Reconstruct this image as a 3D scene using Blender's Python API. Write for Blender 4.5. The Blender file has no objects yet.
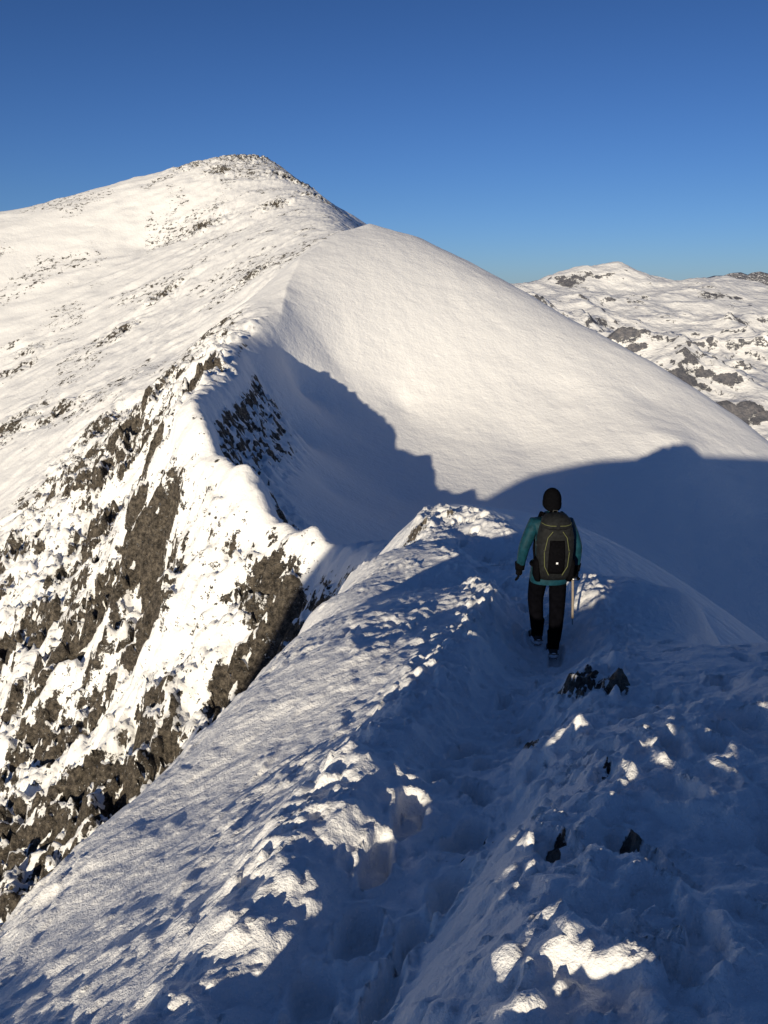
import bpy, math, random, bmesh
import numpy as np
from mathutils import Vector, Matrix
random.seed(3); rng=np.random.default_rng(7)
S=bpy.context.scene
PITCH=math.radians(15.2); CP,SP=math.cos(PITCH),math.sin(PITCH); F=819.0
SAZ=math.radians(20.3); SEL=math.radians(9.6)
def P(px,py,D):
    c=(512-py)/F
    return (D*(px-384)/F, D*(CP+c*SP), D*(c*CP-SP))
def PL(px,py,a,b,c):
    rx,ry,rz=P(px,py,1.0)
    return P(px,py,a/(rz+b*ry-c*rx))
# ---------------------------------------------------------------- noise
def _h(ix,iy,seed):
    m=np.uint64(0xffffffff)
    h=(ix.astype(np.int64)*374761393+iy.astype(np.int64)*668265263+seed*974634777).astype(np.uint64)&m
    h=((h^(h>>np.uint64(13)))*np.uint64(1274126177))&m
    h=((h^(h>>np.uint64(16)))*np.uint64(2246822519))&m
    h=h^(h>>np.uint64(15))
    return h.astype(np.float64)/4294967296.0
def gn(x,y,seed=0):
    x0=np.floor(x);y0=np.floor(y);fx=x-x0;fy=y-y0
    ux=fx*fx*fx*(fx*(fx*6-15)+10);uy=fy*fy*fy*(fy*(fy*6-15)+10)
    def g(dx,dy):
        a=_h(x0+dx,y0+dy,seed)*2*np.pi
        return np.cos(a)*(fx-dx)+np.sin(a)*(fy-dy)
    a=g(0,0)*(1-ux)+g(1,0)*ux; b=g(0,1)*(1-ux)+g(1,1)*ux
    return (a*(1-uy)+b*uy)*1.5
def fbm(x,y,o=5,seed=0,gain=.5):
    r=0;a=1;t=0
    for i in range(o):
        r=r+a*gn(x*2**i+17.3*i,y*2**i-9.1*i,seed+i);t+=a;a*=gain
    return r/t
def ridged(x,y,o=5,seed=0,gain=.5):
    r=0;a=1;t=0
    for i in range(o):
        n=1-np.abs(gn(x*2**i+7.3*i,y*2**i-3.1*i,seed+i))*1.6
        r=r+a*n*n*np.sign(n);t+=a;a*=gain
    return r/t
def clods(x,y,p=.4,seed=0):
    x0=np.floor(x);y0=np.floor(y);out=np.zeros(x.shape)
    for dx in (-1,0,1):
        for dy in (-1,0,1):
            cx=x0+dx;cy=y0+dy
            on=_h(cx,cy,seed)<p
            qx=cx+.2+.6*_h(cx,cy,seed+1);qy=cy+.2+.6*_h(cx,cy,seed+2)
            r=.22+.38*_h(cx,cy,seed+3)
            d=np.hypot(x-qx,y-qy)/r
            out=np.maximum(out,np.where(on,r*np.sqrt(np.clip(1-d*d,0,1)),0))
    return out
def ss(a,b,x):
    t=np.clip((x-a)/(b-a),0,1);return t*t*(3-2*t)
class RBF:
    def __init__(s,pts,c):
        p=np.array(pts,float);s.p=p[:,:2];s.c=c;n=len(p)
        d=np.sqrt(((s.p[:,None]-s.p[None])**2).sum(-1)+c*c)
        A=np.zeros((n+3,n+3));A[:n,:n]=d;A[:n,n]=1;A[:n,n+1:]=s.p/100;A[n,:n]=1;A[n+1:,:n]=s.p.T/100
        b=np.zeros(n+3);b[:n]=p[:,2]
        s.w=np.linalg.lstsq(A,b,rcond=1e-12)[0]
    def __call__(s,X,Y):
        sh=X.shape;X=X.ravel();Y=Y.ravel();o=np.empty(X.size);n=len(s.p)
        for i in range(0,X.size,20000):
            x=X[i:i+20000];y=Y[i:i+20000]
            d=np.sqrt((x[:,None]-s.p[:,0])**2+(y[:,None]-s.p[:,1])**2+s.c**2)
            o[i:i+20000]=d@s.w[:n]+s.w[n]+x/100*s.w[n+1]+y/100*s.w[n+2]
        return o.reshape(sh)
def dens(poly,step):
    out=[]
    for a,b in zip(poly[:-1],poly[1:]):
        a=np.array(a);b=np.array(b);n=max(1,int(np.linalg.norm((b-a)[:2])/step))
        for i in range(n): out.append(tuple(a+(b-a)*i/n))
    out.append(tuple(poly[-1]));return out
def poly_dist(X,Y,pl):
    best=np.full(X.shape,1e9);sd=np.zeros(X.shape)
    for a,b in zip(pl[:-1],pl[1:]):
        ax,ay=a[:2];bx,by=b[:2];dx,dy=bx-ax,by-ay;L=dx*dx+dy*dy
        t=np.clip(((X-ax)*dx+(Y-ay)*dy)/L,0,1)
        d=np.hypot(X-ax-t*dx,Y-ay-t*dy)
        side=np.sign((X-ax)*dy-(Y-ay)*dx)
        m=d<best;best=np.where(m,d,best);sd=np.where(m,side,sd)
    return best,best*sd
def grow(a,b,s0,s1):
    out=[a]
    while out[-1]<b:
        t=(out[-1]-a)/(b-a);out.append(out[-1]+s0+(s1-s0)*t)
    return out
def axis(*segs):
    o=[]
    for sg in segs:
        g=grow(*sg)
        st=sg[2]
        while o and o[-1]>g[0]-.45*st: o.pop()
        o+=g
    return np.array(o)
def grid_mesh(name,xs,ys,Z,mat,attrs={}):
    nx,ny=len(xs),len(ys)
    X,Y=np.meshgrid(xs,ys)
    co=np.stack([X,Y,Z],-1).reshape(-1,3).astype(np.float32)
    i=np.arange((ny-1)*nx).reshape(ny-1,nx)[:,:-1].ravel()
    f=np.stack([i,i+1,i+nx+1,i+nx],-1).astype(np.int32)
    me=bpy.data.meshes.new(name);me.vertices.add(len(co));me.vertices.foreach_set('co',co.ravel())
    me.loops.add(f.size);me.loops.foreach_set('vertex_index',f.ravel())
    me.polygons.add(len(f));me.polygons.foreach_set('loop_start',np.arange(0,f.size,4,dtype=np.int32))
    me.polygons.foreach_set('use_smooth',np.ones(len(f),bool))
    me.update(calc_edges=True)
    for k,v in attrs.items():
        a=me.attributes.new(k,'FLOAT','POINT');a.data.foreach_set('value',v.ravel().astype(np.float32))
    me.materials.append(mat)
    ob=bpy.data.objects.new(name,me);S.collection.objects.link(ob);return ob
# ---------------------------------------------------------------- materials
def newmat(name):
    m=bpy.data.materials.new(name);m.use_nodes=True;nt=m.node_tree
    return m,nt,nt.nodes,nt.links,nt.nodes['Principled BSDF']
def simple(name,col,rough=.6,bump=0,bscale=60,var=.15,metal=0,spec=.2):
    m,nt,N,L,b=newmat(name)
    tc=N.new('ShaderNodeTexCoord');n=N.new('ShaderNodeTexNoise');n.inputs['Scale'].default_value=bscale;n.inputs['Detail'].default_value=4
    L.new(tc.outputs['Object'],n.inputs['Vector'])
    r=N.new('ShaderNodeValToRGB');r.color_ramp.elements[0].position=.3;r.color_ramp.elements[1].position=.7
    r.color_ramp.elements[0].color=[c*(1-var) for c in col]+[1];r.color_ramp.elements[1].color=[min(1,c*(1+var)) for c in col]+[1]
    L.new(n.outputs['Fac'],r.inputs['Fac'])
    L.new(r.outputs['Color'],b.inputs['Base Color'])
    b.inputs['Roughness'].default_value=rough;b.inputs['Metallic'].default_value=metal;b.inputs['Specular IOR Level'].default_value=spec
    if bump:
        bp=N.new('ShaderNodeBump');bp.inputs['Strength'].default_value=1;bp.inputs['Distance'].default_value=bump
        L.new(n.outputs['Fac'],bp.inputs['Height']);L.new(bp.outputs['Normal'],b.inputs['Normal'])
    return m
def terrain_mat(name,rs,bumps,rockcols,speckscale,specklo,rockbump,th=.5,namp=2.6,dust=0):
    m,nt,N,L,b=newmat(name)
    tc=N.new('ShaderNodeTexCoord')
    def noise(sc,det=5,rough=.6):
        n=N.new('ShaderNodeTexNoise');n.inputs['Scale'].default_value=sc;n.inputs['Detail'].default_value=det;n.inputs['Roughness'].default_value=rough
        L.new(tc.outputs['Object'],n.inputs['Vector']);return n.outputs['Fac']
    def math_(op,a,c):
        x=N.new('ShaderNodeMath');x.operation=op
        for i,v in enumerate((a,c)):
            if isinstance(v,(int,float)): x.inputs[i].default_value=v
            else: L.new(v,x.inputs[i])
        return x.outputs[0]
    at=N.new('ShaderNodeAttribute');at.attribute_name='rock'
    sp=N.new('ShaderNodeAttribute');sp.attribute_name='speck'
    n1=noise(rs,7,.75)
    r=math_('ADD',at.outputs['Fac'],math_('MULTIPLY',math_('SUBTRACT',n1,.5),namp))
    rm=N.new('ShaderNodeMapRange');rm.inputs[1].default_value=th-.05;rm.inputs[2].default_value=th+.05
    L.new(r,rm.inputs[0])
    n2=noise(speckscale,5,.78)
    s2=math_('ADD',n2,math_('MULTIPLY',math_('SUBTRACT',sp.outputs['Fac'],1.0),.3))
    sm=N.new('ShaderNodeMapRange');sm.inputs[1].default_value=specklo;sm.inputs[2].default_value=specklo+.03
    L.new(s2,sm.inputs[0])
    fac=math_('MAXIMUM',rm.outputs[0],sm.outputs[0])
    cr=N.new('ShaderNodeValToRGB');e=cr.color_ramp.elements
    e[0].position=.38;e[0].color=rockcols[0];e[1].position=.64;e[1].color=rockcols[2]
    k=e.new(.5);k.color=rockcols[1]
    rn=noise(rs*2.3,8,.8)
    L.new(rn,cr.inputs['Fac'])
    if dust:   # rime and powder caught on rock ledges
        dm=N.new('ShaderNodeMapRange');dm.inputs[1].default_value=.60;dm.inputs[2].default_value=.66;dm.inputs[3].default_value=0;dm.inputs[4].default_value=dust
        L.new(noise(rs*4.1,6,.75),dm.inputs[0])
        fac=math_('MULTIPLY',fac,math_('SUBTRACT',1.0,dm.outputs[0]))
    mx=N.new('ShaderNodeMix');mx.data_type='RGBA';L.new(fac,mx.inputs[0]);mx.inputs[6].default_value=(.91,.905,.9,1);L.new(cr.outputs['Color'],mx.inputs[7])
    L.new(mx.outputs[2],b.inputs['Base Color'])
    b.inputs['Roughness'].default_value=.75
    b.inputs['Specular IOR Level'].default_value=.15
    h=None
    for sc_,amp in bumps:
        v=math_('MULTIPLY',noise(sc_,4,.68),amp);h=v if h is None else math_('ADD',h,v)
    h=math_('ADD',h,math_('MULTIPLY',math_('MULTIPLY',fac,rn),rockbump))
    bp=N.new('ShaderNodeBump');bp.inputs['Distance'].default_value=1.0;bp.inputs['Strength'].default_value=1
    L.new(h,bp.inputs['Height']);L.new(bp.outputs['Normal'],b.inputs['Normal'])
    return m
ROCK=[(.034,.031,.029,1),(.15,.128,.105,1),(.38,.325,.26,1)]
mat_far=terrain_mat('mountain_snow_rock',.3,[(.12,.7),(.6,.24)],ROCK,.2,.575,2.6,namp=3.1,dust=.85)
mat_near=terrain_mat('ridge_snow',3.5,[(13,.022),(60,.007)],ROCK,3,.95,.06)
mat_dist=terrain_mat('distant_snow_rock_haze',.03,[(.012,10),(.05,3.0)],[(.09,.10,.125,1),(.165,.165,.185,1),(.27,.255,.26,1)],.022,.605,5)  # rock tones lightened and blued: aerial haze painted into the colour
# ---------------------------------------------------------------- near terrain
LA=(-1.62,.215,.60); RA=(-1.6,.245,.10); RN=(-1.6,.198,.13)
near=[(0,0,-1.62),(1,0,-1.50),(-1.3,0,-2.42),(0,-2,-1.9),(-2,-2,-3.2),(-5,-3,-6.0),(-4,0,-4.3),(2.2,0,-1.45),(3,-1.5,-2.0),(6,-2,-3.6),(0,-4,-2.6),(5,2,-2.5),(8,3,-6),(9,-3,-7),(-9,-4,-9.5),(-8,1,-8.6)]
for q in [(0,1024),(0,960),(100,1024),(100,900),(200,1024),(200,900),(200,800),(300,1024),(300,900),(300,800),(300,720),(390,760),(380,650),(400,600),(60,920)]:
    near.append(PL(*q,*LA))
for q in [(560,1024),(768,1024),(600,900),(768,900),(640,800),(768,800),(680,740),(768,740)]: near.append(PL(*q,*RN))
for q in [(400,1024),(450,900),(520,800),(560,720),(600,660),(680,650),(500,700)]:
    near.append(PL(*q,*RA))
near.append(PL(768,680,-1.6,.22,.12))
for q in [(450,600,12.2),(500,560,15.2),(560,590,11.6),(545,650,8.1)]: near.append(P(*q))
silL=[PL(*q,*LA) for q in [(20,906),(90,842),(160,778),(215,728),(258,678)]]+[P(*q) for q in [(306,620,12.6),(348,577,15.2),(404,534,18.5)]]
x,y,z=silL[0];silL=[(x-1.6,y-2.0,z-.5)]+silL
silR=[P(*q) for q in [(430,508,19.6),(470,526,19.5),(520,530,18),(560,547,15.8),(600,571,12.9),(645,588,11),(690,600,9.5),(768,643,7.0)]]
x,y,z=silR[-1];silR.append((x+1.3,y-1.2,z+.1))
near+=silL+silR
for x,y,z in silL:
    near+=[(x-.7,y+.45,z-1.9),(x-2.2,y+1.5,z-7)]
for x,y,z in silR:
    near+=[(x+.6,y+1.1,z-1.0),(x+2.2,y+2.6,z-4.2)]
near+=[(1.5,26,-12.5),(-9,20,-22),(10,20,-14),(-9,10,-18),(10,10,-9.5)]
kk=[]
for p in near:
    if all((p[0]-k[0])**2+(p[1]-k[1])**2>.09 for k in kk): kk.append(p)
nr=RBF(kk,.25)
trail=[PL(*q,*RA) for q in [(250,1100),(310,1000),(370,900),(430,800),(490,720)]]+[P(*q) for q in [(545,652,8.2),(528,615,10.2),(500,575,13.2),(470,545,16.2),(440,520,18.6)]]
prints=[]
for i in range(42):
    t=i/41*(len(trail)-1.001);k=int(t);f=t-k
    a=np.array(trail[k]);b=np.array(trail[k+1]);p=a+(b-a)*f
    s=.13*(1 if i%2 else -1)
    prints.append((p[0]+s+rng.normal(0,.035),p[1]+rng.normal(0,.06),.065,.155,.09+rng.random()*.05,rng.normal(.3,.2)))
for i in range(80):
    y=1.3+6*rng.random()**1.3;x=rng.uniform(.45,1.0+y*.33)+.08*y
    prints.append((x,y,rng.uniform(.045,.07),rng.uniform(.1,.15),rng.uniform(.02,.07),rng.normal(.3,.7)))
for i in range(45):
    y=rng.uniform(9,19);t=(y-9)/10;x=1.9+.3*t+rng.normal(0,.35)
    prints.append((x,y,.08,.15,rng.uniform(.04,.08),rng.normal(.1,.4)))
outc=[(PL(582,693,*RA),.32,.30),(PL(612,704,*RA),.16,.3),(PL(540,748,*RA),.12,.3),(PL(466,808,*RA),.09,.5),(PL(574,846,*RN),.06,.3),(PL(662,838,*RN),.06,.3),(PL(440,830,*RA),.05,.5),(P(412,556,17.3),.45,.2),(P(452,540,18),.18,.2),(PL(600,770,*RN),.05,.3)]
def near_h(X,Y):
    z=nr(X,Y)
    wx=X+.16*fbm(X*1.3,Y*1.3,4,5);wy=Y+.16*fbm(X*1.3,Y*1.3,4,9)
    fx_=X+.07*fbm(X*6,Y*6,4,15);fy_=Y+.07*fbm(X*6,Y*6,4,19)
    d,s=poly_dist(wx,wy,trail)
    far=ss(8,13,Y)
    lum=fbm(wx*3.1,wy*3.1,5,11)
    lum2=np.clip(ridged(wx*2.2,wy*2.2,4,31)-.35,0,1)
    c1=clods(fx_*3.2,fy_*3.2,.5,41)/3.2;c2=clods(fx_*8,fy_*8,.45,44)/8;c3=clods(fx_*18,fy_*18,.35,47)/18
    z=z-.25*np.exp(-(np.abs(d)/.38)**3)*(1-.5*far)
    rimL=np.exp(-((s+.64)/.26)**2)*(.55+.45*ss(2,4,Y))*(1-.4*far);rimR=np.exp(-((s-.66)/.25)**2)
    z=z+rimL*(.04+.11*np.clip(lum+.2,0,1)+.08*lum2+.18*c1+.55*c2+.6*c3)
    z=z+rimR*(.02+.08*np.clip(lum,0,1)+.12*c1+.4*c2+.5*c3)
    churn=np.exp(-(d/1.2)**2)*(1-.5*far)
    z=z+churn*(.045*lum+.15*c1*ss(0,.2,lum)+.35*c2+.5*c3+.02*fbm(wx*11,wy*11,3,77))
    right=ss(.3,.9,s)*ss(5.9,4.4,Y+.5*fbm(X*.7,Y*.7,2,8))*ss(4.6,3.4,X)
    pl=fbm(wx*1.1,wy*1.1,4,51)
    plate=np.tanh((pl+.02)*20)
    p2=fbm(wx*2.1+5,wy*2.1,5,55)
    plate2=np.tanh((p2-.05)*18)
    z=z+right*(.05*pl+.024*plate+.018*plate2+.03*lum2+.06*c1*ss(0,.25,pl)+.14*c2+.4*c3*ss(-.1,.2,lum)+.02*fbm(wx*12,wy*12,4,78,.6))
    left=ss(-.75,-1.3,s)
    ca,sa=math.cos(math.radians(62)),math.sin(math.radians(62))
    u=X*ca+Y*sa;v=-X*sa+Y*ca
    uw=u+.35*fbm(X*.9,Y*.9,3,3);vw=v+.18*fbm(X*1.4,Y*1.4,3,4)
    sas=ridged(uw*.8,vw*2.6,5,61,.55)
    sasw=.35+.65*ss(-.25,.25,fbm(X*.5,Y*.5,2,64))
    z=z+left*(.04*sasw*(sas-.5)+.012*fbm(X*5,Y*5,3,66)+.04*fbm(X*.6,Y*.6,3,67))
    cr=fbm(uw*1.5,vw*3.0,5,91)
    z=z+left*sasw*(.018*np.tanh((cr-.02)*16)+.011*np.tanh((fbm(uw*3.5,vw*6.5,4,95)-.12)*14))
    z=z+left*(.2*c2*ss(.1,.35,cr)+.25*c3*ss(0,.2,lum))
    rs_=ss(.5,1.5,s)
    z=z+rs_*(.06*fbm(u*.35,v*.9,3,71)+.02*np.tanh(8*fbm(u*.5,v*1.3,3,73))+.012*fbm(u*1.4,v*3.0,4,72))
    cb=np.exp(-(((X-.9)/1.8)**2+((Y-18.4)/2.6)**2))
    z=z+cb*(.34*fbm(X*1.3,Y*1.3,6,13,.6)+.15*c1)
    for (fx,fy,a,b,dep,ang) in prints:
        m=(np.abs(X-fx)<.4)&(np.abs(Y-fy)<.4)
        if not m.any(): continue
        dx=wx[m]-fx;dy=wy[m]-fy;c,s_=math.cos(ang),math.sin(ang)
        p=dx*c-dy*s_;q=dx*s_+dy*c
        r=(np.abs(p/a)**2.6+np.abs(q/b)**2.6)**(1/2.6)+.25*lum[m]
        z[m]+= -dep*ss(1.15,.85,r)+.25*dep*np.exp(-((r-1.35)/.22)**2)
    rk=np.zeros(X.shape)
    for p,r,ang in outc:
        c,s_=math.cos(ang),math.sin(ang);dx=wx-p[0];dy=wy-p[1]
        a=(dx*c-dy*s_)/r;b=(dx*s_+dy*c)/(r*1.7)
        g=np.exp(-(a*a+b*b)*1.2);rk=np.maximum(rk,g)
        z=z+g*min(r,.3)*(.5*np.abs(fbm(wx*3.5/(.4+r),wy*2.2/(.4+r),5,333,.62))*2.0+.05)
    return z,rk
nxs=axis((-11,-5,.16,.06),(-5,-2.5,.04,.024),(-2.5,3.5,.018,.018),(3.5,6,.025,.05),(6,11,.08,.2))
nys=axis((-5,1.0,.2,.04),(1.0,9,.014,.028),(9,21.5,.028,.055),(21.5,27,.1,.3))
NX,NY=np.meshgrid(nxs,nys)
NZ,RK=near_h(NX,NY)
edge=np.minimum(np.minimum(NX+11,11-NX),np.minimum(NY+5,27-NY))
NZm=NZ-1.2*ss(1.6,0,edge)
slope=np.hypot(np.gradient(NZ,axis=1)/np.gradient(nxs)[None,:],np.gradient(NZ,axis=0)/np.gradient(nys)[:,None])
rockn=-.6+1.0*RK*ss(.2,.7,slope)+.5*RK
near_ob=grid_mesh('snow_ridge_ground',nxs,nys,NZm,mat_near,{'rock':rockn,'speck':np.zeros_like(NZ)})
def zat(x,y):
    i=np.searchsorted(nxs,x)-1;j=np.searchsorted(nys,y)-1
    fx=(x-nxs[i])/(nxs[i+1]-nxs[i]);fy=(y-nys[j])/(nys[j+1]-nys[j])
    return float((NZ[j,i]*(1-fx)+NZ[j,i+1]*fx)*(1-fy)+(NZ[j+1,i]*(1-fx)+NZ[j+1,i+1]*fx)*fy)
def hit(px,py):
    D=1.5
    while D<25:
        x,y,z=P(px,py,D)
        if z<zat(x,y): return Vector((x,y,zat(x,y)))
        D+=.03
    return Vector(P(px,py,10))
# ---------------------------------------------------------------- massif
crest=[P(*q) for q in [(430,520,32),(405,555,60),(392,566,95),(375,566,135),(355,553,178),(335,546,192),(318,527,200),(290,523,208),(262,497,213),(250,466,220),(228,458,228),(206,430,234),(195,401,245),(215,389,270),(238,371,305),(241,350,340),(262,341,368),(281,322,395),(287,290,430),(300,262,465),(330,240,505),(370,226,550)]]
C=dens(crest,7)
summit=[P(*q) for q in [(330,240,505),(333,232,600),(330,215,720),(316,195,850),(300,182,910),(281,168,965),(262,157,1000)]]
left_sky=[P(*q) for q in [(262,157,1000),(248,157,990),(215,163,980),(170,174,960),(100,191,930),(30,208,900),(-60,225,880),(-250,255,850),(-500,300,820)]]
dome_sky=[P(*q) for q in [(370,226,550),(420,238,545),(470,262,532),(530,295,517),(600,335,500),(650,362,490),(700,392,480),(740,418,472),(768,440,466),(850,500,460),(1000,600,455)]]
pts=list(C)+dens(summit,20)[1:]+dens(left_sky,25)[1:]+dens(dome_sky,18)[1:]
for x,y,z in dens(crest,12):
    if 190<y<352: pts+=[(x+6,y+1,z-10),(x+13,y+2,z-19)]
    if 35<y<185: pts+=[(x-5,y,z-8),(x-16,y-2,z-26)]
for x,y,z in dens(left_sky,60): pts+=[(x,y+120,z-70),(x,y+350,z-230)]
for x,y,z in dens(dome_sky,50)[1:]: pts+=[(x+15,y+50,z-16),(x+60,y+170,z-110)]
for x,y,z in dens(summit,60)[2:]: pts+=[(x+45,y+5,z-32),(x+130,y+20,z-90)]
for q in [(150,250,800),(60,300,720),(200,300,600),(240,230,740),(200,345,480),(150,400,400),(100,400,430),(0,400,560),(-80,330,700),(0,300,740),(-100,450,600),(150,480,310),(150,600,235),(80,600,255),(0,600,300),
          (200,680,200),(100,760,205),(0,780,225),(20,880,190),(0,700,255),(60,480,360),(0,500,400),(120,540,280),(250,300,500),(230,650,200),(280,600,195),
          (400,405,412),(480,500,342),(600,470,378),(683,440,405),(560,400,430),(335,360,412),(605,575,300),(700,590,320),(480,520,318),(285,435,345),(330,490,305),(400,500,330),(300,390,385),
          (520,440,400),(760,520,390),(640,530,345),(650,400,445)]:
    pts.append(P(*q))
pts+=[(-300,300,-190),(-300,100,-200),(-300,-100,-190),(-600,200,-250),(-30,10,-40),(-60,0,-75),(-28,42,-58),(-45,85,-92),(-100,100,-135),(-180,60,-170),(-130,0,-140),
      (60,60,-62),(30,20,-24),(100,150,-120),(20,100,-58),(40,200,-92),(200,200,-160),(120,40,-100),(200,0,-150),(400,100,-230),(500,400,-260),(-700,500,-200),
      (700,600,-330),(900,900,-420),(400,1000,-360),(100,1200,-250),(-600,1200,-120),(1300,0,-450),(-1400,0,-420),(-1400,1500,-300),(1300,1600,-450),(0,1700,-400),(-200,1600,-330)]
sv=np.array([-math.sin(SAZ)*math.cos(SEL),-math.cos(SAZ)*math.cos(SEL),math.sin(SEL)])
prof=[(-160,-150),(-125,-110),(-100,-62),(-84,-28),(-68,-15.6),(-38,-9.6),(-15,-8),(0,-7),(15,-7.5),(45,-9.4),(75,-15),(120,-30)]
bk=[]
for u,h in prof:
    p=np.array([u,0,h])+sv*95
    bk.append(tuple(p))
pts+=dens(bk,12)
for x,y,z in bk[::2]: pts+=[(x+12,y+45,z-26),(x-20,y-60,z-35),(x-60,y-250,z-150),(x-100,y-800,z-380)]
per=[]
for t in np.arange(-10,10.1,3.3): per+=[(t,-4),(t,26)]
for t in np.arange(-1,25,3.5): per+=[(-10,t),(10,t)]
per=np.array(per);pz=nr(per[:,0],per[:,1])
for (x,y),z in zip(per,pz): pts.append((x,y,z-.4))
keep=[]
for p in pts:
    if all((p[0]-k[0])**2+(p[1]-k[1])**2>9 for k in keep): keep.append(p)
fr=RBF(keep,2.0)
xs=axis((-2000,-300,60,7),(-300,-160,5,1.0),(-160,20,.72,.72),(20,300,1.2,4),(300,1800,6,80))
ys=axis((-1500,-12,60,3),(-12,130,1.3,1.1),(130,330,.7,.8),(330,460,.9,1.8),(460,1120,2,4),(1120,2200,6,60))
X,Y=np.meshgrid(xs,ys)
Z=fr(X,Y)
dc,sc_=poly_dist(X,Y,crest)
lowc=ss(35,70,Y)*ss(440,320,Y)
crag=lowc*(sc_<0)*ss(2,10,dc)*ss(135,80,dc)*(.5+.5*ss(100,150,Y))
cragR=lowc*(sc_>0)*ss(2,6,dc)*ss(30,15,dc)*ss(360,330,Y)*ss(150,190,Y)
wx=X+9*fbm(X/40,Y/40,3,201);wy=Y+9*fbm(X/40,Y/40,3,207)
rg=ridged(wx/60,wy/24,6,211,.6)
st=fbm(wx/14,wy/12,6,221,.6)
q=fbm(wx/15,wy/11,6,241,.6)
q2=fbm(wx/6,wy/5,5,245,.6)
patch=ss(-.05,.18,fbm(wx/30,wy/20,5,334,.6)+.02+.08*ss(230,180,Y))
kp=.45+.55*patch
disp=crag*(8*(rg-.5)+kp*(4.5*st+4.6*np.tanh(q*6)+2.2*np.tanh(q2*5)))
disp+=cragR*(3.0*(ridged(wx/12,wy/12,6,251,.6)-.5)+1.5*np.tanh(q2*5))
crestj=lowc*np.exp(-(dc/7)**2)*ss(335,300,Y)
disp+=crestj*(1.8*fbm(X/7,Y/7,5,261,.6))
disp+=ss(385,420,Y)*ss(700,560,Y)*2.2*np.exp(-dc/6)*(1+.6*fbm(X/25,Y/25,3,262))
bigsm=1-lowc*ss(150,80,dc)
disp+=bigsm*ss(60,140,Y)*(ss(20,120,dc)*2.2*fbm(X/90,Y/90,4,271)+.6*fbm(X/16,Y/16,5,281,.6))
gul=ss(0,40,-sc_)*ss(300,400,Y)*ss(1060,960,Y)
a_=math.radians(215);us=X*math.cos(a_)+Y*math.sin(a_);vs_=-X*math.sin(a_)+Y*math.cos(a_)
disp+=gul*(3.2*(ridged(us/150+.9*fbm(X/100,Y/100,3,290),vs_/55+.5*fbm(X/60,Y/60,3,289),5,291,.55)-.5)+2.4*fbm(us/22,vs_/14,6,295,.65))
def mb(px,py,D,r):
    x,y,_=P(px,py,D);return np.exp(-((X-x)**2+(Y-y)**2)/r/r)
outs=np.zeros(X.shape)
for a in [(15,372,620,26),(5,440,500,30),(30,350,650,18),(205,235,790,26),(240,180,960,45),(262,165,985,30),(252,272,560,16),(235,300,480,12),(200,385,300,14),(290,190,900,30),(120,330,600,20),(160,300,640,20),(60,420,480,20),(215,345,420,14),(100,440,400,18),(220,200,900,25),(275,215,780,20),(190,190,930,30),(300,190,890,22),(316,203,830,18)]:
    outs=np.maximum(outs,mb(*a))
outs=outs*((sc_<0)|(Y>720))
disp+=outs*3.2*np.tanh(5*fbm(wx/10,wy/8,5,611,.6))
Z=Z+disp
mx_=ss(-11.5,-8,X)*ss(11.5,8,X)*ss(-6,-2.5,Y)*ss(28,24,Y)
msk=(X>-13)&(X<13)&(Y>-7)&(Y<30)
tmp=Z[msk];nz=nr(X[msk],Y[msk])-1.6
Z[msk]=tmp*(1-mx_[msk])+np.minimum(nz,tmp)*mx_[msk]
gx=np.gradient(Z,axis=1)/np.gradient(xs)[None,:];gy=np.gradient(Z,axis=0)/np.gradient(ys)[:,None]
sl=np.hypot(gx,gy)
rock=ss(1.2,2.3,sl)*(crag*(.18+.92*patch)+cragR)
rock=rock*1.08
rock=np.maximum(rock,(Y<175)*(Y>45)*(sc_<0)*ss(60,25,dc)*ss(1.1,2.2,sl)*.85)
sumr=np.exp(-(((X-summit[-1][0]-20)/60)**2+((Y-1030)/90)**2))
rock=np.maximum(rock,sumr*ss(.3,.8,sl)*.55)
rock=np.maximum(rock,outs*(.32+.4*ss(.5,1.2,sl)))
dk=ss(20,45,X)*ss(680,720,Y)*ss(.35,.6,sl)*.75*ss(1000,900,Y)*ss(90,60,X)
rock=np.maximum(rock,dk)
speck=np.clip(gul*.75*ss(-.15,.25,fbm(X/60,Y/60,3,301))+gul*.3+.85*lowc*(sc_<0)*ss(190,60,dc)+.6*cragR+.95*ss(130,20,np.hypot((X+149)*.7,(Y-1040)))+gul*ss(70,20,dc)*.6+.28*(X>-60)*ss(300,350,Y)+.3*outs,0,1.1)
rock=rock-.30*(1-crag)*(1-cragR)*(1-outs)
grid_mesh('mountain_terrain',xs,ys,Z,mat_far,{'rock':rock,'speck':speck})
# ---------------------------------------------------------------- distant mountains
dp=[P(*q) for q in [(440,286,2900),(497,282,2800),(525,291,2750),(548,282,2850),(575,269,2900),(596,262,2960),(614,260,3000),(640,267,3000),(665,277,2950),(700,278,3100),(735,279,3150),(768,286,3100),(850,292,3000),(1000,270,3200),
     (768,320,2400),(768,385,1650),(650,345,1750),(700,310,2500),(560,305,2300),(500,300,2100),(720,345,1900),(880,340,2200),(620,288,2780),(590,322,2200)]]
dp+=[(1000,3500,-120),(1400,3600,-130),(600,3500,-150),(100,1900,-300),(300,1600,-330),(600,1300,-330),(1200,900,-420),(1200,1500,-260),(400,3800,-240),(1500,4200,-240),(3000,3000,-150),(0,3500,-250),(-1500,3500,-200),(3000,0,-400),(0,-3000,-420),(-3000,0,-420),(0,0,-520),(-800,800,-520),(500,500,-500),(0,1200,-480),(8000,8000,-350),(-8000,8000,-350),(-8000,-8000,-400),(8000,-8000,-400)]
dr=RBF(dp,30)
dxs=axis((-30000,-3000,2500,200),(-3000,200,160,12),(200,1800,8,10),(1800,6500,20,160),(6500,30000,400,2500))
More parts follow.
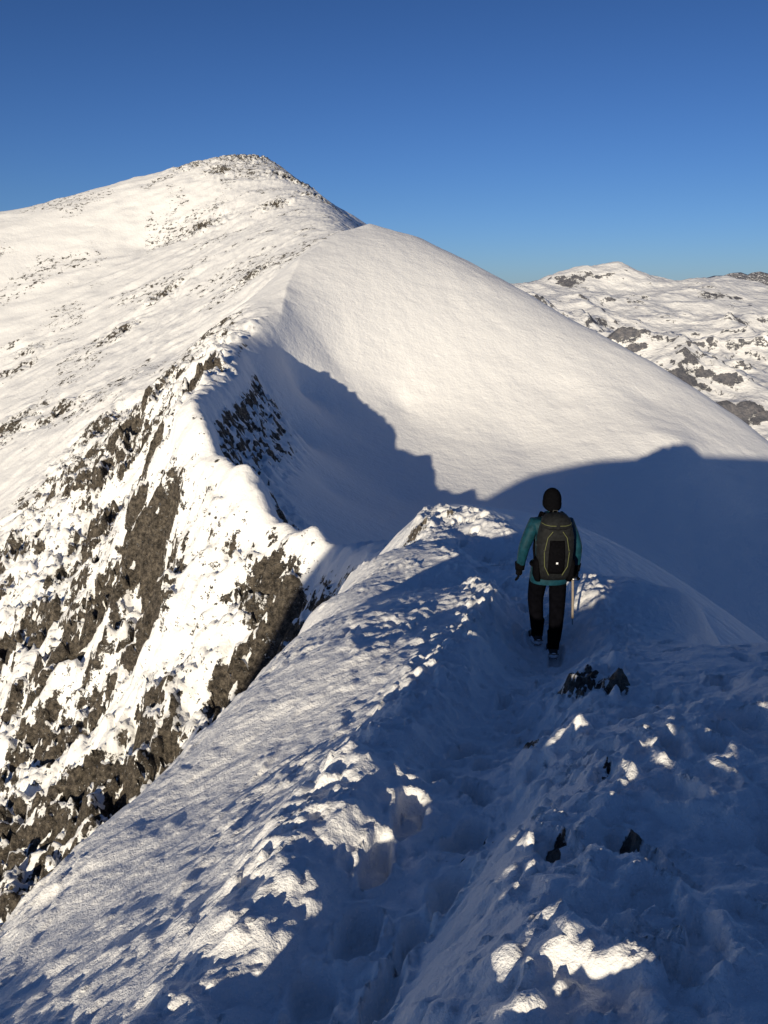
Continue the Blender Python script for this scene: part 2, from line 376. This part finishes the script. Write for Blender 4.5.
dys=axis((-30000,0,2500,160),(0,1300,120,14),(1300,3400,9,10),(3400,13000,16,200),(13000,32000,500,2500))
DX,DY=np.meshgrid(dxs,dys)
R=np.hypot(DX,DY)
DZ=dr(DX,DY)
az=np.degrees(np.arctan2(DX,DY))
wgt=ss(1200,2000,R)*ss(4500,3600,R)
DZ=np.where(R>4500,-380,DZ*ss(4500,3600,R)-380*ss(3600,4500,R))
wq=DX+90*fbm(DX/400,DY/400,3,405);wr=DY+90*fbm(DX/400,DY/400,3,406)
am=.3+.7*ss(2950,2300,R)
DZ+=wgt*(am*110*(ridged(wq/620,wr/620,6,401,.5)-.62)+11*fbm(DX/90,DY/90,5,411,.6))
other=ss(4200,6500,R)*ss(26000,15000,R)
DZ+=other*(430*np.clip(ridged(DX/3800,DY/3800,6,421,.5)-.1,0,1))
fx0,fy0,_=P(752,268,11500)
DZ+=500*np.exp(-((DX-fx0)/900)**2-((DY-fy0)/1500)**2)*(.8+.4*fbm(DX/700,DY/700,4,433))
behind=ss(60,100,np.abs(az))*ss(1800,3000,R)*ss(7000,4500,R)
DZ+=behind*260*np.clip(ridged(DX/1500,DY/1500,6,431)-.1,0,1)
dsl=np.hypot(np.gradient(DZ,axis=1)/np.gradient(dxs)[None,:],np.gradient(DZ,axis=0)/np.gradient(dys)[:,None])
def db(px,py,D,a,b):
    x,y,_=P(px,py,D);return np.exp(-((DX-x)/a)**2-((DY-y)/b)**2)
drock_haze=ss(.35,.9,dsl)*.75+.85*db(570,287,2830,60,80)+.7*db(715,300,2700,90,80)+.5*db(640,300,2600,50,80)+.6*db(725,395,1550,130,100)+.55*db(690,380,1600,60,80)-.2+.75*ss(6000,9000,R)  # rock mask; last term gives the farthest range the bluish tone as painted haze
grid_mesh('distant_hills',dxs,dys,DZ,mat_dist,{'rock':drock_haze,'speck':.87+.3*fbm(DX/250,DY/250,3,77)})
# ---------------------------------------------------------------- people
mat_jacket=simple('teal_jacket',(.004,.036,.055),.6,.008,22,.3,spec=.15)
mat_trouser=simple('black_trousers',(.003,.003,.0045),.9,.008,18,.3,spec=0)
mat_black=simple('black_fabric',(.004,.004,.005),.9,.003,60,.3,spec=0)
mat_pack=simple('pack_fabric',(.010,.011,.012),.7,.006,30,.4,spec=.12)
mat_grey=simple('grey_fabric',(.035,.036,.036),.75,.003,60,.2,spec=.1)
mat_olive=simple('lime_piping',(.12,.13,.05),.6,0,60,.1)
mat_skin=simple('skin',(.45,.27,.2),.5,0,30,.1)
mat_boot=simple('boot_leather',(.04,.037,.034),.6,.002,50,.3)
mat_metal=simple('steel',(.45,.45,.46),.35,0,30,.1,1)
mat_wood=simple('axe_shaft',(.26,.22,.18),.5,0,30,.15)
mat_snowp=simple('caked_snow',(.85,.85,.88),.8,.01,60,.05)
def skin(name,verts,edges,rad,root,mat,parent,levels=2):
    me=bpy.data.meshes.new(name);me.from_pydata([tuple(v) for v in verts],edges,[])
    ob=bpy.data.objects.new(name+'_t',me);S.collection.objects.link(ob)
    m=ob.modifiers.new('s','SKIN');m.use_smooth_shade=True
    for i,r in enumerate(rad):
        sv_=me.skin_vertices[0].data[i];sv_.radius=(r,r) if not isinstance(r,tuple) else r;sv_.use_root=(i==root)
    sb=ob.modifiers.new('u','SUBSURF');sb.levels=levels;sb.render_levels=levels
    dg=bpy.context.evaluated_depsgraph_get();m2=bpy.data.meshes.new_from_object(ob.evaluated_get(dg))
    bpy.data.objects.remove(ob)
    m2.polygons.foreach_set('use_smooth',[True]*len(m2.polygons))
    o=bpy.data.objects.new(name,m2);S.collection.objects.link(o);o.parent=parent
    m2.materials.clear()
    for mm in (mat if isinstance(mat,list) else [mat]): m2.materials.append(mm)
    return o
def loft(name,rings,mat,parent,cap=True):
    n=len(rings[0]);V=[p for r in rings for p in r];Fc=[]
    for k in range(len(rings)-1):
        for i in range(n): Fc.append((k*n+i,k*n+(i+1)%n,(k+1)*n+(i+1)%n,(k+1)*n+i))
    if cap: Fc.append(tuple(range(n))[::-1]);Fc.append(tuple((len(rings)-1)*n+i for i in range(n)))
    me=bpy.data.meshes.new(name);me.from_pydata([tuple(v) for v in V],[],Fc)
    me.polygons.foreach_set('use_smooth',[True]*len(me.polygons));me.materials.append(mat)
    o=bpy.data.objects.new(name,me);S.collection.objects.link(o);o.parent=parent;return o
def sring(cx,cy,z,a,b,e=2.5,n=32,ty=0):
    r=[]
    for i in range(n):
        t=2*math.pi*i/n;c,s=math.cos(t),math.sin(t)
        x=a*math.copysign(abs(c)**(2/e),c);y=b*math.copysign(abs(s)**(2/e),s)
        r.append((cx+x,cy+y,z+ty*y))
    return r
def tube(name,pts_,rad,mat,parent,n=8):
    cu=bpy.data.curves.new(name,'CURVE');cu.dimensions='3D';sp=cu.splines.new('POLY');sp.points.add(len(pts_)-1)
    for i,p in enumerate(pts_): sp.points[i].co=(*p,1)
    cu.bevel_depth=rad;cu.bevel_resolution=3;cu.use_fill_caps=True
    o=bpy.data.objects.new(name,cu);S.collection.objects.link(o)
    dg=bpy.context.evaluated_depsgraph_get();m2=bpy.data.meshes.new_from_object(o.evaluated_get(dg));bpy.data.objects.remove(o)
    m2.materials.clear();m2.materials.append(mat);m2.polygons.foreach_set('use_smooth',[True]*len(m2.polygons))
    o=bpy.data.objects.new(name,m2);S.collection.objects.link(o);o.parent=parent;return o
def glove(name,wrist,down,fwd,side,parent,grip=False):
    w=Vector(wrist);d=Vector(down).normalized();f=Vector(fwd).normalized();o=f.cross(d).normalized()
    V=[w,w+d*.045,w+d*.085];E=[(0,1),(1,2)];Rr=[(.036,.032),(.046,.030),(.046,.028)]
    lens=[.072,.08,.076,.06]
    for k in range(4):
        off=f*(.033-.022*k)
        b0=w+d*.085+off;L=lens[k];inn=o*(-side)
        if grip: seq=[b0,b0+d*.030+inn*.006,b0+d*.042+inn*.034,b0+d*.022+inn*.052]
        else: seq=[b0,b0+d*L*.42+inn*.004,b0+d*L*.75+inn*.016,b0+d*L*.95+inn*.034]
        s=len(V);V+=seq;E+=[(2,s)]+[(s+i,s+i+1) for i in range(3)];Rr+=[.0125,.0125,.0115,.010]
    s=len(V);V+=[w+d*.03+f*.035,w+d*.06+f*.058-o*side*.012,w+d*.085+f*.062-o*side*.03];E+=[(1,s),(s,s+1),(s+1,s+2)];Rr+=[.015,.0135,.011]
    return skin(name,V,E,Rr,0,mat_black,parent,1)
def boot(name,pos,yaw,parent,pitch=0):
    rings=[]
    prof=[(-.13,.018,.036,.06),(-.11,.0,.046,.11),(-.05,.0,.05,.13),(.0,.0,.05,.12),(.05,.0,.053,.085),(.11,.0,.056,.065),(.15,.004,.05,.05),(.175,.015,.028,.035)]
    for y,z0,w,h in prof:
        r=[]
        for i in range(16):
            t=2*math.pi*i/16;c,s=math.cos(t),math.sin(t)
            r.append((w*math.copysign(abs(c)**.7,c),y,z0+h/2+h/2*math.copysign(abs(s)**.7,s)))
        rings.append(r)
    o=loft(name,rings,mat_boot,parent)
    cuff=loft(name+'_gaiter',[sring(0,-.05,.08,.062,.066),sring(0,-.055,.17,.066,.07),sring(0,-.055,.28,.072,.074)],mat_black,parent)
    sole=loft(name+'_sole',[sring(0,.02,-.012,.054,.155,2.6),sring(0,.02,.016,.056,.158,2.6)],mat_grey,parent)
    M=Matrix.Translation(pos)@Matrix.Rotation(yaw,4,'Z')@Matrix.Rotation(pitch,4,'X')
    parts=[o,cuff,sole]
    for k,(x,y) in enumerate([(-.04,.13),(.04,.13),(-.045,.05),(.045,.05),(-.035,-.1),(.035,-.1)]):
        parts.append(tube(name+'_crampon_point_%d'%k,[(x,y,.0),(x*1.15,y,-.035)],.005,mat_metal,parent))
    parts.append(tube(name+'_crampon_frame',[(-.05,-.1,-.004),(-.058,.05,-.004),(-.048,.14,-.004),(0,.18,0),(.048,.14,-.004),(.058,.05,-.004),(.05,-.1,-.004),(0,-.135,0),(-.05,-.1,-.004)],.006,mat_metal,parent))
    parts.append(tube(name+'_crampon_strap',[(-.05,-.12,.04),(0,-.145,.045),(.05,-.12,.04)],.008,mat_wood,parent))
    parts.append(loft(name+'_snow',[sring(0,-.02,.0,.062,.12,2.3),sring(.0,-.04,.035,.058,.11,2.3),sring(.0,-.05,.06,.045,.08,2.3)],mat_snowp,parent))
    for q in parts: q.matrix_local=M
def head(parent,c):
    c=Vector(c)
    rings=[];n=28
    for k in range(15):
        t=k/14;z=-.125+.25*t
        r=math.sin(math.acos(max(-1,min(1,(t-.5)*2*.985))))
        jaw=.78+.22*ss(0,.45,t)
        ring=[]
        for i in range(n):
            a=2*math.pi*i/n;x=math.cos(a)*.078*r*jaw;y=math.sin(a)*.098*r*(jaw if math.sin(a)<0 else 1)
            fr_=math.exp(-((a-math.pi/2)/.22)**2)
            y+=fr_*(.026*math.exp(-((t-.42)/.10)**2)+.008*math.exp(-((t-.25)/.05)**2)+.008*math.exp(-((t-.10)/.06)**2))
            for e in (.34,-.34): y-=.010*math.exp(-((a-math.pi/2-e)/.17)**2)*math.exp(-((t-.53)/.06)**2)
            ring.append((c.x+x,c.y+y,c.z+z))
        rings.append(ring)
    loft('head',rings,mat_skin,parent)
    for s in (-1,1):
        loft('ear_%s'%('l' if s<0 else 'r'),[sring(c.x+s*.078,c.y-.005,c.z-.04,.006,.012),sring(c.x+s*.086,c.y-.008,c.z-.012,.009,.02),sring(c.x+s*.087,c.y-.01,c.z+.01,.007,.018)],mat_skin,parent)
        loft('eye_%s'%('l' if s<0 else 'r'),[sring(c.x+s*.031,c.y+.084,c.z-.008,.004,.004,2,10),sring(c.x+s*.031,c.y+.085,c.z,.012,.009,2,10),sring(c.x+s*.031,c.y+.084,c.z+.008,.004,.004,2,10)],mat_black,parent)
    rr=[]
    for k in range(12):
        t=k/11;z=.02+.125*math.sin(t*math.pi/2);r=max(math.cos(t*math.pi/2),.03)
        rr.append(sring(c.x,c.y-.014,c.z+z,.098*r,.115*r,2,28,ty=.2*(1-t)))
    rr=[sring(c.x,c.y-.014,c.z-.06,.088,.104,2,28,ty=.3),sring(c.x,c.y-.014,c.z-.045,.099,.115,2,28,ty=.3),sring(c.x,c.y-.014,c.z-.01,.101,.118,2,28,ty=.3),sring(c.x,c.y-.014,c.z-.003,.096,.113,2,28,ty=.28)]+rr
    loft('beanie',rr,mat_black,parent)
def person(name,base,lf,rf,arms=None):
    E0=bpy.data.objects.new(name,None);S.collection.objects.link(E0);E0.location=base
    b=Vector(base);lf=Vector(lf)-b;rf=Vector(rf)-b
    la=lf+Vector((0,-.055,.11));ra=rf+Vector((0,-.055,.11))
    hl=Vector((-.10,0,.92));hr=Vector((.10,0,.92))
    kl=(hl+la)/2+Vector((-.02,.085,.0));kr=(hr+ra)/2+Vector((.02,.035,0))
    V=[(0,0,.98),(0,.0,1.12),(0,.012,1.28),(0,.01,1.41),(0,.0,1.49),(0,.01,1.57),
       hl,kl,(kl+la)/2+Vector((0,-.02,.03)),la, hr,kr,(kr+ra)/2+Vector((0,-.02,.03)),ra]
    Rr=[(.17,.13),(.16,.13),(.175,.14),(.172,.13),(.105,.095),(.065,.068),.118,.094,.086,.07,.118,.094,.086,.07]
    Ed=[(0,1),(1,2),(2,3),(3,4),(4,5),(0,6),(6,7),(7,8),(8,9),(0,10),(10,11),(11,12),(12,13)]
    A=arms or {'l':[(-.19,0,1.45),(-.285,-.02,1.19),(-.31,.04,.95)],'r':[(.19,0,1.45),(.285,-.02,1.19),(.295,.03,.94)]}
    for q in 'lr':
        k=len(V);a=A[q];mid=(Vector(a[0])+Vector(a[1]))/2;mid2=(Vector(a[1])+Vector(a[2]))/2
        V+=[a[0],mid,a[1],mid2,a[2]];Rr+=[.084,.073,.064,.058,.046];Ed+=[(3,k),(k,k+1),(k+1,k+2),(k+2,k+3),(k+3,k+4)]
    body=skin('body',V,Ed,Rr,0,[mat_jacket,mat_trouser],E0,2)
    me=body.data
    for p in me.polygons:
        c=p.center
        if c.z<.88 and abs(c.x)<.24 : p.material_index=1
    loft('jacket_hem',[sring(0,0,.80,.20,.155,2.3,32),sring(0,0,.84,.205,.16,2.3,32),sring(0,0,.95,.195,.15,2.3,32),sring(0,0,1.05,.175,.14,2.2,32)],mat_jacket,E0,cap=False)
    tube('collar',[(.07*math.cos(t),.005+.072*math.sin(t),1.55) for t in np.linspace(0,2*math.pi,20)],.024,mat_jacket,E0)
    head(E0,(0,.045,1.69))
    return E0,A
HS=.94
fl=hit(537,646);frr=hit(552,654)
base_xy=(fl+frr)/2
fl.y+=.10
fl.z=zat(fl.x,fl.y)+.01;frr.z=zat(frr.x,frr.y)+.01
bz=(fl.z+frr.z)/2
base=Vector((base_xy.x,base_xy.y,bz))
lfs=base+(fl-base)/HS;rfs=base+(frr-base)/HS
H,A=person('hiker',base,lfs,rfs)
boot('boot_left',lfs-base,.08,H);boot('boot_right',rfs-base,-.08,H)
glove('glove_left',(-.313,.043,.935),(-.04,.12,-1),(.25,1,0),-1,H)
glove('glove_right',(.297,.035,.925),(.0,.15,-1),(-.1,1,0),1,H,grip=True)
for s in (-1,1):
    x=A['l' if s<0 else 'r'][2]
    loft('cuff_%d'%(s+1),[sring(x[0],x[1]+.006,x[2]-.035,.05,.05,2,20),sring(x[0],x[1],x[2]+.05,.058,.058,2,20)],mat_black,H)
def up(r,dz=.03): return [(a,b,c+dz) for a,b,c in r]
rings=[]
for z,a,b_,cy in [(.86,.10,.05,-.19),(.875,.14,.075,-.20),(.93,.17,.10,-.215),(1.05,.185,.115,-.23),(1.2,.192,.115,-.235),(1.35,.19,.105,-.23),(1.45,.17,.095,-.225),(1.49,.15,.085,-.22)]:
    rings.append(up(sring(0,cy,z,a,b_,3.0,40)))
loft('pack_body',rings,mat_pack,H)
loft('pack_lid',[up(r) for r in [sring(0,-.225,1.455,.150,.10,2.6,40,ty=.15),sring(0,-.228,1.475,.162,.112,2.6,40,ty=.15),sring(0,-.225,1.53,.150,.108,2.4,40,ty=.15),sring(0,-.215,1.575,.11,.08,2.2,40,ty=.15),sring(0,-.21,1.592,.05,.04,2,40)]],mat_pack,H)
for s in (-1,1):
    loft('side_pocket_%d'%(s+1),[sring(s*.165,-.22,.89,.03,.06,2.2),sring(s*.178,-.225,.95,.042,.08,2.2),sring(s*.187,-.23,1.10,.035,.075,2.2),sring(s*.18,-.23,1.14,.02,.06,2.2)],mat_black,H)
    tube('shoulder_strap_%d'%(s+1),[(s*.10,-.14,1.51),(s*.105,-.07,1.575),(s*.11,.03,1.56),(s*.115,.12,1.47),(s*.12,.155,1.33),(s*.15,.11,1.14),(s*.16,-.08,1.0)],.02,mat_black,H)
    tube('piping_%d'%(s+1),[(s*.05,-.343,1.46),(s*.10,-.338,1.39),(s*.13,-.342,1.23),(s*.12,-.338,1.08),(s*.07,-.328,.98)],.0035,mat_olive,H)
    tube('compression_strap_%d'%(s+1),[(s*.185,-.17,1.30),(s*.195,-.25,1.29),(s*.12,-.35,1.24)],.006,mat_grey,H)
    tube('lid_trim_%d'%(s+1),[(s*.02,-.345,1.52),(s*.08,-.34,1.52),(s*.13,-.31,1.525),(s*.155,-.25,1.53)],.0035,mat_olive,H)
loft('pack_front_pocket',[sring(0,-.325,1.0,.07,.02,2.6),sring(0,-.345,1.04,.085,.03,2.6),sring(0,-.352,1.22,.085,.03,2.6),sring(0,-.34,1.36,.075,.025,2.6)],mat_black,H)
tube('hip_belt',[(.195*math.cos(t),.15*math.sin(t)-.01,1.0) for t in np.linspace(0,2*math.pi,30)],.022,mat_black,H)
loft('pack_badge',[sring(0,-.385,1.12,.011,.004),sring(0,-.386,1.14,.011,.004)],mat_snowp,H)
tube('haul_loop',[(-.03,-.15,1.59),(-.02,-.16,1.64),(.02,-.16,1.64),(.03,-.15,1.59)],.006,mat_grey,H)
hx,hy,hz=.28,.062,.82
tube('axe_shaft',[(hx,hy,hz+.01),(hx+.02,hy+.02,hz-.25),(hx+.035,hy+.035,hz-.50)],.014,mat_wood,H)
tube('axe_spike',[(hx+.035,hy+.035,hz-.50),(hx+.04,hy+.04,hz-.58)],.007,mat_metal,H)
tube('axe_pick',[(hx,hy-.02,hz+.012),(hx,hy+.08,hz+.015),(hx,hy+.16,hz-.02),(hx,hy+.19,hz-.05)],.008,mat_metal,H)
loft('axe_adze',[sring(hx,hy-.03,hz+.012,.008,.015),sring(hx,hy-.07,hz+.018,.025,.02),sring(hx,hy-.09,hz-.005,.028,.008)],mat_metal,H)
H.scale=(HS,HS,HS)
pz=zat(.12,-.5)
pb=Vector((.12,-.50,pz))
pl=Vector((0.0,-.46,zat(0.0,-.46)));pr=Vector((.25,-.5,zat(.25,-.5)))
Ph,_=person('photographer',pb,pl,pr,arms={'l':[(-.185,0,1.43),(-.22,.14,1.18),(-.14,.33,1.40)],'r':[(.185,0,1.43),(.20,.14,1.18),(.0,.33,1.42)]})
boot('boot_left',pl-pb,.1,Ph);boot('boot_right',pr-pb,-.1,Ph)
glove('glove_left',(-.14,.34,1.41),(.2,.1,1),(1,0,0),-1,Ph);glove('glove_right',(0,.34,1.43),(-.2,.1,1),(-1,0,0),1,Ph)
# ---------------------------------------------------------------- light, sky, camera
w=bpy.data.worlds.new('World');S.world=w;w.use_nodes=True
nt=w.node_tree;N=nt.nodes;L=nt.links;bg=N['Background'];sky=N.new('ShaderNodeTexSky');sky.sky_type='NISHITA'
sky.sun_disc=False;sky.sun_elevation=SEL;sky.sun_rotation=math.pi+SAZ
sky.altitude=1100;sky.air_density=1.0;sky.dust_density=.2;sky.ozone_density=3.0
tc=N.new('ShaderNodeTexCoord');sx=N.new('ShaderNodeSeparateXYZ');L.new(tc.outputs['Generated'],sx.inputs[0])
rp=N.new('ShaderNodeValToRGB');L.new(sx.outputs[2],rp.inputs[0])
e=rp.color_ramp.elements;e[0].position=0;e[0].color=(.38,.54,.96,1);e[1].position=1;e[1].color=(.5,.52,.66,1)
k=e.new(.1);k.color=(.34,.47,.77,1)
k=e.new(.35);k.color=(.23,.335,.54,1)
mx=N.new('ShaderNodeMix');mx.data_type='RGBA';mx.blend_type='MULTIPLY';mx.inputs[0].default_value=1
L.new(sky.outputs[0],mx.inputs[6]);L.new(rp.outputs[0],mx.inputs[7])
L.new(mx.outputs[2],bg.inputs[0]);bg.inputs[1].default_value=.12
ld=bpy.data.lights.new('sun','SUN');ld.energy=5;ld.angle=math.radians(.5);ld.color=(1,.875,.66)
lo=bpy.data.objects.new('sun',ld);S.collection.objects.link(lo);lo.rotation_euler=Vector(-sv).to_track_quat('-Z','Y').to_euler()
cd=bpy.data.cameras.new('camera');co=bpy.data.objects.new('camera',cd);S.collection.objects.link(co);S.camera=co
cd.sensor_fit='VERTICAL';cd.sensor_height=24;cd.lens=24*F/1024;cd.clip_start=.03;cd.clip_end=80000
co.rotation_euler=(math.pi/2-PITCH,0,0)
S.view_settings.view_transform='Standard';S.view_settings.look='None'
